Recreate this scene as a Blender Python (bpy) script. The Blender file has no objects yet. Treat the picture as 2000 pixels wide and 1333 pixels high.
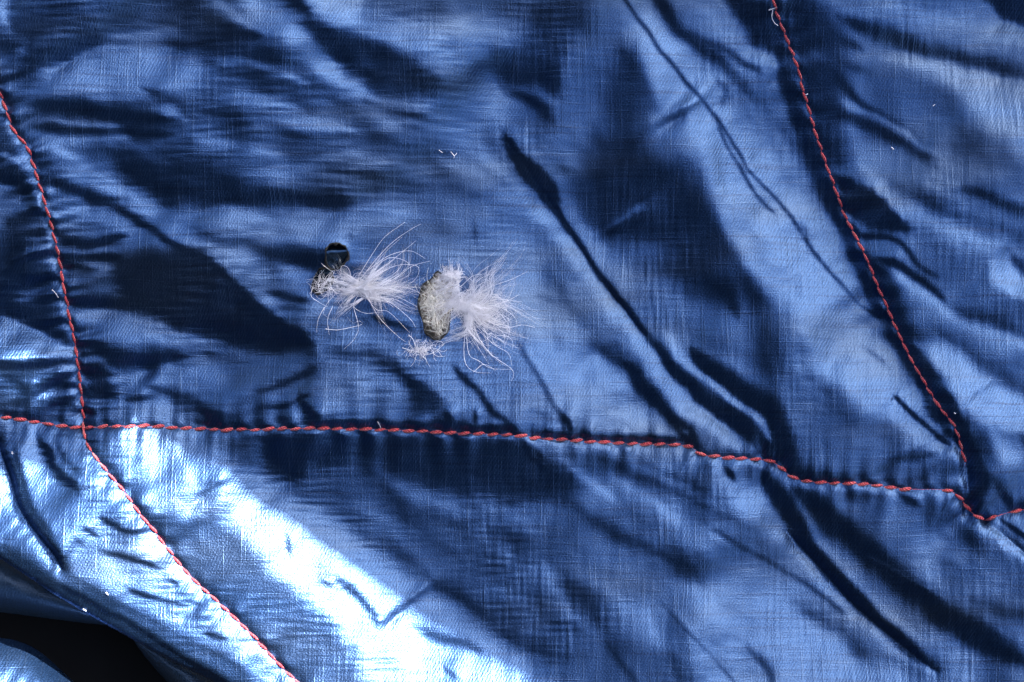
import bpy, bmesh, math, random
import numpy as np

random.seed(7)
rng = np.random.default_rng(7)
sc = bpy.context.scene
col = sc.collection
U = 0.00015                     # metres per length unit used below (the bag is laid out in 0.15 mm units)
LENS = 120.0

# ---------------------------------------------------------------- camera
cam = bpy.data.cameras.new('camera')
cam_ob = bpy.data.objects.new('camera', cam)
col.objects.link(cam_ob)
cam.sensor_width = 36.0
cam.lens = LENS
cam.clip_start, cam.clip_end = 0.01, 200.0
cam_ob.location = (0, 0, 2000*U/36.0*LENS)
sc.camera = cam_ob

# ---------------------------------------------------------------- sky and sun
EL, AZ = 38.0, 48.0             # sun elevation, azimuth counted from +x
world = bpy.data.worlds.new('World')
sc.world = world
world.use_nodes = True
wn = world.node_tree
bg = wn.nodes['Background']
sky = wn.nodes.new('ShaderNodeTexSky')
sky.sky_type = 'NISHITA'
sky.sun_disc = False
sky.sun_elevation = math.radians(EL)
sky.sun_rotation = math.radians(90-AZ)
sky.dust_density = 4.0
wn.links.new(sky.outputs[0], bg.inputs[0])
bg.inputs[1].default_value = 0.08
sun = bpy.data.lights.new('sun', 'SUN')
sun_ob = bpy.data.objects.new('sun', sun)
col.objects.link(sun_ob)
sun.energy = 5.0
sun.angle = math.radians(0.45)
sun.color = (1.0, 0.96, 0.90)
sun_ob.rotation_euler = (math.radians(90-EL), 0, math.radians(AZ+90))
SUN = (math.cos(math.radians(EL))*math.cos(math.radians(AZ)),
       math.cos(math.radians(EL))*math.sin(math.radians(AZ)), math.sin(math.radians(EL)))
sc.view_settings.view_transform = 'Standard'
sc.view_settings.look = 'None'
sc.view_settings.exposure = 2.75
sc.view_settings.gamma = 1.0
sc.cycles.max_bounces = 5
sc.cycles.diffuse_bounces = 2
sc.cycles.glossy_bounces = 2
sc.cycles.transparent_max_bounces = 32

# ---------------------------------------------------------------- helpers
def tag(o, label=None, cat=None, group=None, kind=None):
    if label: o['label'] = label
    if cat: o['category'] = cat
    if group: o['group'] = group
    if kind: o['kind'] = kind
    return o

def link(name, me, mat=None, parent=None):
    o = bpy.data.objects.new(name, me)
    col.objects.link(o)
    if mat is not None and me is not None and not me.materials: me.materials.append(mat)
    if parent is not None: o.parent = parent
    return o

def empty(name, loc=(0, 0, 0)):
    o = bpy.data.objects.new(name, None)
    o.empty_display_size = 0.02
    o.location = loc
    col.objects.link(o)
    return o

def mesh_np(name, verts, quads, smooth=True):
    """verts (n,3), faces (m,k) as numpy arrays -> mesh"""
    me = bpy.data.meshes.new(name)
    n, (m, k) = len(verts), quads.shape
    me.vertices.add(n)
    me.vertices.foreach_set('co', np.ascontiguousarray(verts, np.float32).ravel())
    me.loops.add(m*k)
    me.loops.foreach_set('vertex_index', np.ascontiguousarray(quads, np.int32).ravel())
    me.polygons.add(m)
    me.polygons.foreach_set('loop_start', np.arange(0, m*k, k, dtype=np.int32))
    if smooth:
        me.polygons.foreach_set('use_smooth', np.ones(m, dtype=bool))
    me.update()
    me.validate()
    return me

def P3(u, v, h=0.0):
    return ((u-1000.0)*U, (666.5-v)*U, h*U)

# ---------------------------------------------------------------- materials
def new_mat(name):
    m = bpy.data.materials.new(name)
    m.use_nodes = True
    return m, m.node_tree, m.node_tree.nodes['Principled BSDF']

def N(nt, t, **kw):
    n = nt.nodes.new(t)
    for k, v in kw.items(): setattr(n, k, v)
    return n

def math_node(nt, op, a, b=None, c=None):
    n = N(nt, 'ShaderNodeMath', operation=op)
    for i, x in enumerate((a, b, c)):
        if x is None: continue
        if hasattr(x, 'is_output') or not isinstance(x, (int, float)): nt.links.new(x, n.inputs[i])
        else: n.inputs[i].default_value = x
    return n.outputs[0]

def fabric(name, base, light, dark, metallic=0.94, rough=0.40):
    m, nt, b = new_mat(name)
    tc = N(nt, 'ShaderNodeTexCoord')
    mp = N(nt, 'ShaderNodeMapping')
    mp.inputs['Scale'].default_value = (1/U, 1/U, 0.0)
    nt.links.new(tc.outputs['Object'], mp.inputs['Vector'])
    # gentle waviness of the threads
    wv = N(nt, 'ShaderNodeTexNoise', noise_dimensions='2D')
    wv.inputs['Scale'].default_value = 0.006
    nt.links.new(mp.outputs[0], wv.inputs['Vector'])
    off = N(nt, 'ShaderNodeVectorMath', operation='MULTIPLY_ADD')
    off.inputs[1].default_value = (14, 14, 0)
    nt.links.new(wv.outputs['Color'], off.inputs[0])
    nt.links.new(mp.outputs[0], off.inputs[2])
    vec = off.outputs[0]

    def streak(sx, sy, lo, hi, detail=1.0, seed=0.0):
        k = N(nt, 'ShaderNodeMapping')
        k.inputs['Scale'].default_value = (sx, sy, 1)
        k.inputs['Location'].default_value = (seed, seed*1.7, 0)
        nt.links.new(vec, k.inputs['Vector'])
        t = N(nt, 'ShaderNodeTexNoise', noise_dimensions='2D')
        t.inputs['Scale'].default_value = 1.0
        t.inputs['Detail'].default_value = detail
        nt.links.new(k.outputs[0], t.inputs['Vector'])
        r = N(nt, 'ShaderNodeMapRange')
        r.inputs['From Min'].default_value = lo
        r.inputs['From Max'].default_value = hi
        nt.links.new(t.outputs['Fac'], r.inputs['Value'])
        return r.outputs[0]
    warp = streak(0.27, 0.0075, 0.60, 0.82, 1.0, 3.1)      # light vertical slubs
    weft = streak(0.0085, 0.27, 0.62, 0.86, 1.0, 9.7)      # light horizontal slubs
    wdrk = streak(0.0045, 0.17, 0.55, 0.80, 2.0, 21.3)     # dark horizontal streaks
    fine = streak(0.30, 0.30, 0.25, 0.75, 2.0, 33.0)        # yarn grain
    # twill lines
    tw = N(nt, 'ShaderNodeTexWave', wave_type='BANDS', bands_direction='X', wave_profile='SIN')
    tm = N(nt, 'ShaderNodeMapping')
    tm.inputs['Rotation'].default_value = (0, 0, math.radians(28))
    tm.inputs['Scale'].default_value = (1, 1, 1)
    nt.links.new(vec, tm.inputs['Vector'])
    nt.links.new(tm.outputs[0], tw.inputs['Vector'])
    tw.inputs['Scale'].default_value = 0.055
    tw.inputs['Distortion'].default_value = 0.6
    tw.inputs['Detail'].default_value = 0.0
    twill = tw.outputs['Fac']
    # colour
    c1 = N(nt, 'ShaderNodeMix', data_type='RGBA')
    c1.inputs[6].default_value = (*base, 1); c1.inputs[7].default_value = (*light, 1)
    f = math_node(nt, 'ADD', math_node(nt, 'MULTIPLY', warp, 0.42), math_node(nt, 'MULTIPLY', weft, 0.25))
    f = math_node(nt, 'MULTIPLY', f, math_node(nt, 'MULTIPLY_ADD', fine, 0.7, 0.45))
    fn = N(nt, 'ShaderNodeClamp'); nt.links.new(f, fn.inputs[0])
    nt.links.new(fn.outputs[0], c1.inputs[0])
    c2 = N(nt, 'ShaderNodeMix', data_type='RGBA')
    c2.inputs[7].default_value = (*dark, 1)
    nt.links.new(c1.outputs[2], c2.inputs[6])
    g = math_node(nt, 'ADD', math_node(nt, 'MULTIPLY', wdrk, 0.45), math_node(nt, 'MULTIPLY', twill, 0.35))
    g = math_node(nt, 'ADD', g, math_node(nt, 'MULTIPLY', fine, 0.18))
    gn = N(nt, 'ShaderNodeClamp'); nt.links.new(g, gn.inputs[0])
    nt.links.new(gn.outputs[0], c2.inputs[0])
    # long slate patches paint the grey sheen of two-tone twill into the colour
    fm = N(nt, 'ShaderNodeMapping')
    fm.inputs['Rotation'].default_value = (0, 0, math.radians(42))
    fm.inputs['Scale'].default_value = (0.0018, 0.0060, 1)
    nt.links.new(mp.outputs[0], fm.inputs['Vector'])
    fd = N(nt, 'ShaderNodeTexNoise', noise_dimensions='2D')
    fd.inputs['Scale'].default_value = 1.0
    fd.inputs['Detail'].default_value = 3.0
    nt.links.new(fm.outputs[0], fd.inputs['Vector'])
    fr = N(nt, 'ShaderNodeMapRange')
    fr.inputs['From Min'].default_value = 0.48; fr.inputs['From Max'].default_value = 0.72
    fr.inputs['To Max'].default_value = 0.55
    nt.links.new(fd.outputs['Fac'], fr.inputs['Value'])
    c3 = N(nt, 'ShaderNodeMix', data_type='RGBA')
    lum_ = 0.3*base[0]+0.6*base[1]+0.1*base[2]
    c3.inputs[7].default_value = (lum_*0.55, lum_*0.95, lum_*1.75, 1)
    nt.links.new(fr.outputs[0], c3.inputs[0])
    nt.links.new(c2.outputs[2], c3.inputs[6])
    nt.links.new(c3.outputs[2], b.inputs['Base Color'])
    # relief of the weave
    hsum = math_node(nt, 'ADD', math_node(nt, 'MULTIPLY', warp, 1.0), math_node(nt, 'MULTIPLY', weft, 0.8))
    hsum = math_node(nt, 'ADD', hsum, math_node(nt, 'MULTIPLY', twill, 0.45))
    hsum = math_node(nt, 'ADD', hsum, math_node(nt, 'MULTIPLY', fine, 0.8))
    bp = N(nt, 'ShaderNodeBump')
    bp.inputs['Strength'].default_value = 0.35
    bp.inputs['Distance'].default_value = 1.3*U
    nt.links.new(hsum, bp.inputs['Height'])
    nt.links.new(bp.outputs[0], b.inputs['Normal'])
    b.inputs['Metallic'].default_value = metallic
    r = math_node(nt, 'MULTIPLY_ADD', fine, 0.12, rough-0.05)
    nt.links.new(r, b.inputs['Roughness'])
    b.inputs['Sheen Weight'].default_value = 0.0
    b.inputs['Coat Weight'].default_value = 0.36
    b.inputs['Coat Roughness'].default_value = 0.38
    nt.links.new(bp.outputs[0], b.inputs['Coat Normal'])
    b.inputs['Sheen Roughness'].default_value = 0.4
    b.inputs['Sheen Tint'].default_value = (0.75, 0.85, 1, 1)
    return m

M_SHELL = fabric('shell_fabric', (0.020, 0.066, 0.182), (0.080, 0.145, 0.275), (0.008, 0.023, 0.072))
M_LINING = fabric('lining_fabric', (0.035, 0.075, 0.135), (0.08, 0.13, 0.20), (0.018, 0.04, 0.08), metallic=0.45, rough=0.5)

def plain(name, colr, rough=0.6, metallic=0.0, noise=None, bump=0.0):
    m, nt, b = new_mat(name)
    b.inputs['Roughness'].default_value = rough
    b.inputs['Metallic'].default_value = metallic
    tc = N(nt, 'ShaderNodeTexCoord')
    t = N(nt, 'ShaderNodeTexNoise')
    t.inputs['Scale'].default_value = noise or 300.0
    t.inputs['Detail'].default_value = 3
    nt.links.new(tc.outputs['Object'], t.inputs['Vector'])
    mx = N(nt, 'ShaderNodeMix', data_type='RGBA')
    mx.inputs[6].default_value = (*[c*0.7 for c in colr], 1)
    mx.inputs[7].default_value = (*[min(1, c*1.25) for c in colr], 1)
    nt.links.new(t.outputs['Fac'], mx.inputs[0])
    nt.links.new(mx.outputs[2], b.inputs['Base Color'])
    if bump:
        bp = N(nt, 'ShaderNodeBump')
        bp.inputs['Distance'].default_value = bump
        nt.links.new(t.outputs['Fac'], bp.inputs['Height'])
        nt.links.new(bp.outputs[0], b.inputs['Normal'])
    return m, nt, b

M_THREAD, nt_, b_ = plain('red_thread', (0.33, 0.012, 0.026), 0.45, noise=9000)
b_.inputs['Sheen Weight'].default_value = 0.3
tw_ = N(nt_, 'ShaderNodeTexWave', wave_type='BANDS', bands_direction='DIAGONAL')
tw_.inputs['Scale'].default_value = 900.0
tc_ = N(nt_, 'ShaderNodeTexCoord')
nt_.links.new(tc_.outputs['Object'], tw_.inputs['Vector'])
bp_ = N(nt_, 'ShaderNodeBump'); bp_.inputs['Distance'].default_value = 1.2*U
nt_.links.new(tw_.outputs['Fac'], bp_.inputs['Height'])
nt_.links.new(bp_.outputs[0], b_.inputs['Normal'])
M_BURN, _, b_ = plain('melted_nylon', (0.004, 0.004, 0.005), 0.3, noise=5000, bump=2*U)
b_.inputs['Specular IOR Level'].default_value = 0.25
M_PULP, _, _ = plain('matted_down', (0.34, 0.30, 0.25), 0.9, noise=4000, bump=4*U)
M_FILM, _, b_ = plain('dark_lining', (0.06, 0.11, 0.19), 0.2, metallic=0.9, noise=500, bump=2*U)
def down_mat(name, c, clear=0.25):
    m, nt, b = new_mat(name)
    nt.nodes.remove(b)
    out = nt.nodes['Material Output']
    df = N(nt, 'ShaderNodeBsdfDiffuse'); df.inputs[0].default_value = (*c, 1)
    tl = N(nt, 'ShaderNodeBsdfTranslucent'); tl.inputs[0].default_value = (*c, 1)
    tr = N(nt, 'ShaderNodeBsdfTransparent')
    m1 = N(nt, 'ShaderNodeMixShader'); m1.inputs[0].default_value = 0.45
    m2 = N(nt, 'ShaderNodeMixShader'); m2.inputs[0].default_value = clear
    nt.links.new(df.outputs[0], m1.inputs[1]); nt.links.new(tl.outputs[0], m1.inputs[2])
    nt.links.new(m1.outputs[0], m2.inputs[1]); nt.links.new(tr.outputs[0], m2.inputs[2])
    nt.links.new(m2.outputs[0], out.inputs['Surface'])
    return m
M_DOWN = down_mat('white_down', (0.90, 0.915, 1.0))
M_CREAM = down_mat('cream_down', (0.96, 0.955, 0.92), 0.1)
M_HAZE = down_mat('fine_down', (0.92, 0.93, 1.0), 0.5)
M_GROUND, _, gb_ = plain('dark_ground', (0.008, 0.008, 0.009), 0.9, noise=60)
gb_.inputs['Specular IOR Level'].default_value = 0.05
M_BLOCKER, _, tb_ = plain('blocker_cloth', (0.007, 0.008, 0.008), 0.8, noise=40)  # near-black cloth of the added sheet and wall that block light
tb_.inputs['Specular IOR Level'].default_value = 0.05
M_POLE, _, _ = plain('pole_metal', (0.3, 0.3, 0.3), 0.4, 0.8, noise=40)

# ---------------------------------------------------------------- seam lines of the bag
SEAM_H = [(-260, 770), (-120, 795), (0, 818), (60, 827), (110, 835), (153, 838), (210, 835), (280, 834), (340, 838),
          (460, 841), (560, 838), (660, 838), (760, 840), (860, 845), (1000, 850), (1040, 855), (1120, 861), (1240, 868),
          (1340, 872), (1372, 889), (1400, 893), (1460, 897), (1512, 904), (1545, 930), (1575, 940), (1640, 944),
          (1700, 947), (1770, 956), (1840, 957), (1870, 968), (1900, 1002), (1925, 1018)]
SEAM_L = [(-70, 40), (-30, 110), (0, 178), (12, 210), (30, 255), (55, 290), (70, 335), (85, 385), (98, 440), (108, 490),
          (117, 550), (127, 610), (136, 660), (143, 705), (148, 760), (152, 810), (153, 838)]
SEAM_LL = [(153, 838), (165, 872), (200, 915), (240, 960), (270, 1000), (310, 1050), (350, 1103), (390, 1145), (440, 1190),
           (480, 1228), (520, 1270), (550, 1303), (585, 1335), (640, 1395), (720, 1500)]
SEAM_R = [(1440, -180), (1475, -90), (1505, -20), (1512, 15), (1535, 70), (1560, 135), (1577, 195), (1600, 270), (1625, 340),
          (1650, 410), (1672, 455), (1700, 520), (1730, 590), (1765, 670), (1790, 720), (1830, 790), (1865, 840),
          (1886, 910), (1897, 970), (1925, 1018)]
SEAM_RB = [(1925, 1018), (1960, 1005), (2000, 996), (2080, 985), (2250, 975)]
SEAM_RC = [(1925, 1018), (1960, 1045), (2000, 1080), (2080, 1150), (2250, 1290)]

# ---------------------------------------------------------------- the relief of the quilted shell
ST = 2.4
X0, X1, Y0, Y1 = -300, 2300, -280, 1613
xs = np.arange(X0, X1+0.1, ST); ys = np.arange(Y0, Y1+0.1, ST)
NX, NY = len(xs), len(ys)
GX, GY = np.meshgrid(xs, ys)

def sm(a):
    a = np.clip(a, 0, 1)
    return a*a*(3-2*a)

def smooth_line(pts, n=5):
    """Catmull-Rom through the points"""
    p = np.array(pts, float)
    if len(p) < 3: return p
    q = np.vstack([2*p[0]-p[1], p, 2*p[-1]-p[-2]])
    out = []
    for i in range(1, len(q)-2):
        for k in range(n):
            t = k/n
            a, b, c, d = q[i-1], q[i], q[i+1], q[i+2]
            out.append(0.5*((2*b)+(c-a)*t+(2*a-5*b+4*c-d)*t*t+(3*b-a-3*c+d)*t**3))
    out.append(p[-1])
    return np.array(out)

def window(pts, r):
    p = np.array(pts, float)
    i0 = max(0, int((p[:, 0].min()-r-X0)/ST)); i1 = min(NX, int((p[:, 0].max()+r-X0)/ST)+2)
    j0 = max(0, int((p[:, 1].min()-r-Y0)/ST)); j1 = min(NY, int((p[:, 1].max()+r-Y0)/ST)+2)
    return slice(j0, max(j0, j1)), slice(i0, max(i0, i1))

def line_dist(pts, w, rag=0.0):
    """distance to a polyline, position along it (0..1), signed side; on the window round it"""
    p = np.array(pts, float)
    sl = window(p, w)
    x, y = GX[sl], GY[sl]
    if rag: x, y = x+rag*DX[sl], y+rag*DY[sl]
    best = np.full(x.shape, 1e9); along = np.zeros(x.shape); side = np.zeros(x.shape)
    seg = np.linalg.norm(np.diff(p, axis=0), axis=1)
    cum = np.concatenate([[0], np.cumsum(seg)]); tot = cum[-1]
    for k in range(len(p)-1):
        a, b = p[k], p[k+1]
        d = b-a; L2 = d@d+1e-9
        t = np.clip(((x-a[0])*d[0]+(y-a[1])*d[1])/L2, 0, 1)
        ex = x-a[0]-t*d[0]; ey = y-a[1]-t*d[1]
        dd = np.hypot(ex, ey)
        m = dd < best
        best[m] = dd[m]; along[m] = (cum[k]+t[m]*seg[k])/tot
        side[m] = np.sign(d[0]*ey-d[1]*ex)[m]
    return sl, best, along, side, tot

def in_poly(pts, x, y):
    c = np.zeros(x.shape, bool)
    n = len(pts)
    for i in range(n):
        x1, y1 = pts[i]; x2, y2 = pts[(i+1) % n]
        if y1 == y2: continue
        m = ((y1 > y) != (y2 > y)) & (x < (x2-x1)*(y-y1)/(y2-y1)+x1)
        c ^= m
    return c

PADX, PADY = 180, 150
PSH = (NY+2*PADY, NX+2*PADX)
ky = np.fft.fftfreq(PSH[0], ST)[:, None]*2*np.pi
kx = np.fft.rfftfreq(PSH[1], ST)[None, :]*2*np.pi
def band_noise(l0, l1, ax=1.0, ay=1.0, seed=1):
    """band-limited random relief, wavelengths l0..l1, stretched along axes, unit rms"""
    r = np.random.default_rng(seed).standard_normal(PSH)
    f = np.fft.rfft2(r)
    kk = np.sqrt((kx*ax)**2+(ky*ay)**2)+1e-9
    lam = 2*np.pi/kk
    f *= np.exp(-((np.log(lam)-0.5*math.log(l0*l1))/(0.5*math.log(l1/l0)))**2)
    o = np.fft.irfft2(f, s=PSH)[PADY:-PADY, PADX:-PADX][:NY, :NX]
    return o/o.std()

# fold outlines are ragged: they follow the yarns and wander a little
side_ = sm((1150-GX)/500)
DX = 3.0*band_noise(60, 240, seed=41)+(0.6+3.6*side_)*band_noise(8, 26, 7.0, 1.0, seed=43)
DY = 3.0*band_noise(60, 240, seed=42)+(1.4-0.8*side_)*band_noise(8, 26, 1.0, 7.0, seed=44)
FOLDS = []      # ('S'|'F', lean 0..10, width/softness, points)
def S(t, w, *pts): FOLDS.append(('S', t, w, pts))
def F(t, w, *pts): FOLDS.append(('F', t, w, pts))
# --- upper left of the torn panel
F(3.9, 40, (-40,-60),(450,-60),(640,60),(760,190),(900,280),(960,330),(700,420),(560,420),(420,420),(200,330),(60,250),(-40,120))
S(5.6, 16, (2,-40),(8,20),(20,62))
F(3.1, 12, (26,-40),(110,-30),(190,40),(206,74),(120,112),(60,132),(30,62))
S(1.0, 17, (210,70),(150,95),(95,112),(50,146),(15,170))
S(1.4, 20, (-40,85),(12,95),(38,92))
S(4.9, 13, (62,80),(45,105),(28,122))
F(5.7, 24, (66,184),(110,138),(200,92),(280,86),(390,110),(420,150),(360,178),(250,190),(120,197))
S(5.2, 14, (200,74),(330,66),(440,62))
F(3.5, 26, (230,-40),(420,-30),(470,40),(600,160),(560,195),(430,140),(320,60))
S(5.7, 17, (395,-5),(440,25),(505,58))
S(6.2, 26, (455,-30),(540,40),(610,100),(670,150))
S(6.3, 22, (560,70),(640,125),(720,185),(800,215))
S(6.0, 34, (690,185),(790,235),(880,255),(960,305))
F(2.7, 18, (600,46),(700,70),(800,112),(866,148),(850,182),(760,192),(690,152),(630,98))
S(3.4, 14, (690,195),(770,222),(850,238))
F(7.3, 14, (600,-40),(735,-40),(705,20),(680,52),(622,36))
S(2.3, 13, (548,-18),(582,12),(606,32))
F(4.5, 16, (735,-40),(1000,-40),(1000,40),(900,36),(770,58),(716,48))
F(6.3, 22, (740,70),(900,42),(985,48),(985,82),(950,120),(955,166),(870,150),(790,104))
F(2.9, 22, (945,132),(1000,86),(1060,10),(1150,-40),(1160,25),(1105,90),(1098,150),(1090,182),(1040,168),(985,160))
F(5.3, 18, (1112,108),(1165,84),(1192,92),(1172,202),(1110,206),(1096,190))
S(5.9, 18, (985,168),(1045,186),(1090,200))
S(3.0, 15, (975,165),(1040,196),(1078,238))
S(5.9, 30, (950,190),(1010,262),(1065,340),(1115,420),(1175,500),(1240,600))
F(3.0, 34, (1216,100),(1264,112),(1272,200),(1255,240),(1300,300),(1350,340),(1420,420),(1432,560),(1400,610),(1330,560),(1260,500),(1160,440),(1145,350),(1180,260),(1200,190))
S(3.0, 30, (1100,330),(1150,390),(1180,440))
S(4.9, 9, (1262,392),(1230,415),(1192,442))
S(1.8, 8, (1190,455),(1225,440),(1262,412))
S(4.6, 32, (1220,520),(1290,498),(1335,520))
S(4.8, 34, (1240,600),(1290,560),(1320,600))
S(1.7, 14, (1380,545),(1420,570),(1440,620))
S(3.4, 28, (1430,480),(1480,600),(1520,700))
S(4.4, 34, (1330,640),(1400,670),(1450,690))
# --- the pale ridge beside the right seam
F(7.2, 24, (1190,-60),(1262,-40),(1330,80),(1400,180),(1480,270),(1560,370),(1640,470),(1700,560),(1760,640),(1800,700),(1826,780),(1790,792),(1720,770),(1660,760),(1610,690),(1560,620),(1500,560),(1440,470),(1390,370),(1340,260),(1290,180),(1240,80))
S(6.8, 20, (1290,168),(1312,206),(1272,236))
S(2.2, 15, (1358,203),(1322,230),(1288,246))
S(3.5, 5, (1205,-20),(1260,55),(1300,110),(1350,170),(1400,230),(1440,290),(1462,332))
S(3.7, 5, (1455,325),(1510,378),(1560,440),(1600,500),(1650,560),(1690,600),(1728,622))
S(3.8, 5, (1400,240),(1430,300),(1480,380),(1520,420))
S(5.8, 18, (1350,0),(1430,70),(1500,130),(1540,200))
S(2.6, 15, (1272,-25),(1320,50),(1360,80),(1400,112),(1445,155))
S(3.6, 14, (1420,130),(1462,182),(1505,245))
S(3.2, 9, (1345,68),(1420,100),(1492,142))
S(4.2, 18, (1470,180),(1540,262),(1580,312),(1604,345))
S(4.0, 9, (1395,150),(1420,180),(1400,210))
S(5.2, 16, (1440,170),(1490,240),(1560,330))
S(7.3, 12, (1470,88),(1540,142),(1582,212),(1612,302),(1640,372))
F(2.0, 10, (1380,-60),(1500,-60),(1540,60),(1552,122),(1500,97),(1450,47))
S(5.4, 9, (1565,420),(1575,450),(1600,470))
S(5.8, 14, (1640,560),(1660,600),(1720,650),(1735,690))
S(4.6, 20, (1500,690),(1560,740),(1640,790))
S(3.4, 34, (1470,640),(1500,730),(1530,800))
F(7.5, 20, (1560,640),(1680,662),(1750,668),(1790,722),(1800,800),(1760,812),(1680,790),(1650,750),(1600,720))
S(4.9, 10, (1690,680),(1720,700),(1738,720))
S(7.2, 20, (1680,786),(1760,822),(1830,862),(1872,894))
S(2.2, 5, (1742,768),(1790,815),(1830,850),(1865,878))
F(4.8, 24, (1520,740),(1650,785),(1750,838),(1830,886),(1866,930),(1800,946),(1640,932),(1560,905))
S(2.8, 9, (1700,932),(1755,897),(1832,884))
S(3.2, 10, (1795,940),(1822,915),(1848,896))
S(4.2, 20, (1740,935),(1800,940))
S(7.9, 10, (1866,874),(1884,920),(1892,975))
S(2.4, 20, (1540,930),(1600,935),(1660,940))
# --- the long crease and the twin folds below it
S(7.4, 17, (920,292),(1000,352),(1060,422),(1110,482),(1160,544),(1210,612),(1258,680),(1310,742),(1372,802))
S(0.6, 10, (980,262),(1015,315),(1060,375),(1100,424))
S(1.0, 6, (1080,400),(1140,488),(1180,548),(1222,598),(1262,655))
S(1.8, 11, (1020,300),(1060,345),(1098,395))
F(1.6, 14, (1360,690),(1412,722),(1480,760),(1524,800),(1550,900),(1528,912),(1480,850),(1420,800),(1376,750))
S(0.7, 18, (1255,650),(1298,705),(1345,762),(1395,802),(1450,832),(1475,875))
S(7.0, 11, (1300,645),(1332,700),(1382,745),(1432,778),(1482,822),(1512,868))
S(1.3, 11, (1350,680),(1385,722),(1440,758),(1490,800))
S(7.6, 15, (1235,650),(1300,742),(1360,802),(1422,852),(1455,886))
S(3.4, 18, (1130,660),(1200,702),(1262,765))
S(0.9, 14, (1222,712),(1282,782),(1332,832),(1364,884))
S(5.6, 10, (1330,830),(1350,860))
# --- middle of the torn panel
F(5.9, 34, (560,430),(700,405),(900,392),(1000,420),(1080,560),(1160,690),(1260,820),(1200,850),(1000,835),(800,805),(600,795),(590,660))
F(6.8, 34, (960,450),(1040,500),(1090,600),(1140,680),(1220,770),(1290,850),(1150,855),(1050,760),(1010,640))
S(5.0, 20, (1045,462),(1080,532),(1122,602),(1190,672))
S(6.3, 26, (850,300),(950,345),(1030,420))
S(4.6, 16, (720,215),(800,250),(900,320))
S(5.2, 22, (640,300),(720,310),(860,335))
S(4.6, 10, (800,350),(870,360),(950,385))
S(1.2, 13, (390,398),(480,388),(560,385),(640,390),(690,392))
F(2.3, 20, (220,298),(350,310),(450,342),(480,380),(420,402),(330,392),(256,342))
S(2.0, 13, (60,203),(150,214),(260,230),(355,242))
S(2.2, 10, (70,250),(220,256),(340,268))
S(4.7, 7, (60,232),(150,240),(240,248))
S(4.6, 8, (80,276),(180,272),(260,268))
S(3.0, 11, (278,168),(330,200),(372,232))
S(2.9, 12, (390,216),(470,236),(500,242))
S(2.5, 10, (545,260),(620,262),(690,264))
S(3.4, 10, (640,330),(700,342),(760,350))
S(5.1, 14, (370,270),(470,292),(560,305))
S(5.4, 18, (530,238),(600,244),(690,258))
S(5.6, 16, (300,215),(340,225),(370,235))
S(2.9, 10, (430,58),(520,74))
S(2.0, 9, (430,72),(520,75))
S(2.9, 15, (330,92),(420,92),(510,112))
S(4.9, 9, (420,120),(520,135),(610,170))
S(5.2, 16, (430,190),(520,200),(600,225))
S(4.6, 20, (470,320),(540,340),(600,350))
S(5.2, 18, (40,272),(130,310),(200,350),(272,402),(352,462),(432,522),(505,585),(570,645))
S(5.9, 8, (90,285),(200,345),(275,398))
S(2.0, 8, (160,375),(260,427),(350,482),(420,522),(472,572),(542,632),(598,664))
F(1.7, 17, (262,492),(370,492),(430,542),(520,612),(602,664),(592,686),(500,692),(420,662),(300,622),(216,562),(226,512))
S(3.2, 14, (400,610),(440,600),(500,640))
S(4.6, 30, (128,432),(190,432),(265,452))
S(2.4, 14, (90,350),(160,375),(230,400))
S(1.4, 9, (108,470),(170,476),(245,459))
S(1.5, 8, (108,500),(170,500),(235,503))
S(4.2, 10, (120,485),(170,487))
S(1.3, 12, (118,588),(200,590),(290,602))
S(1.9, 8, (113,520),(185,527))
S(3.9, 13, (130,540),(180,545),(230,560))
S(3.6, 12, (140,560),(200,565))
S(4.8, 22, (150,635),(220,640),(300,662),(365,692))
S(0.8, 17, (146,668),(200,690),(270,706),(350,694))
F(1.7, 16, (150,700),(190,720),(215,745),(205,775),(165,770),(156,730))
S(2.4, 22, (490,488),(560,500),(640,512),(700,528))
S(5.2, 14, (380,420),(460,420),(540,432))
S(3.6, 14, (360,440),(440,470),(500,480))
S(6.0, 14, (530,540),(590,540),(612,535))
S(2.9, 10, (520,572),(570,582),(612,592))
S(4.0, 9, (540,600),(600,605))
S(5.0, 12, (470,440),(560,446))
S(4.2, 9, (690,450),(685,475))
S(4.6, 10, (925,430),(930,470))
F(5.7, 22, (215,745),(400,702),(600,690),(610,790),(500,800),(350,770),(260,785))
S(4.0, 12, (262,750),(330,772),(400,802),(445,824))
S(1.2, 8, (385,803),(412,818),(438,834))
S(2.6, 7, (235,780),(290,782),(310,790))
S(3.8, 10, (490,775),(570,742),(625,708))
S(4.0, 8, (490,802),(560,790),(610,765))
S(6.2, 12, (520,785),(600,755))
S(1.9, 9, (585,765),(600,802),(640,830))
S(6.4, 6, (570,790),(578,820))
S(4.3, 14, (640,688),(720,694),(775,722))
F(3.0, 13, (762,700),(812,742),(856,772),(852,800),(825,812),(800,780),(790,740))
S(6.3, 16, (850,756),(895,790),(925,812))
S(3.0, 8, (882,712),(932,762),(962,802),(998,832))
S(2.0, 8, (866,802),(878,820),(888,838))
S(1.9, 7, (925,798),(932,832))
S(4.7, 7, (1006,664),(1050,732),(1082,792),(1108,846))
S(7.2, 7, (1022,664),(1066,735),(1098,796))
S(2.2, 8, (1092,800),(1112,826),(1126,852))
S(4.4, 14, (1040,800),(1075,820))
S(3.6, 8, (722,614),(770,632),(808,646))
S(4.6, 10, (1210,820),(1230,840))
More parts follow.
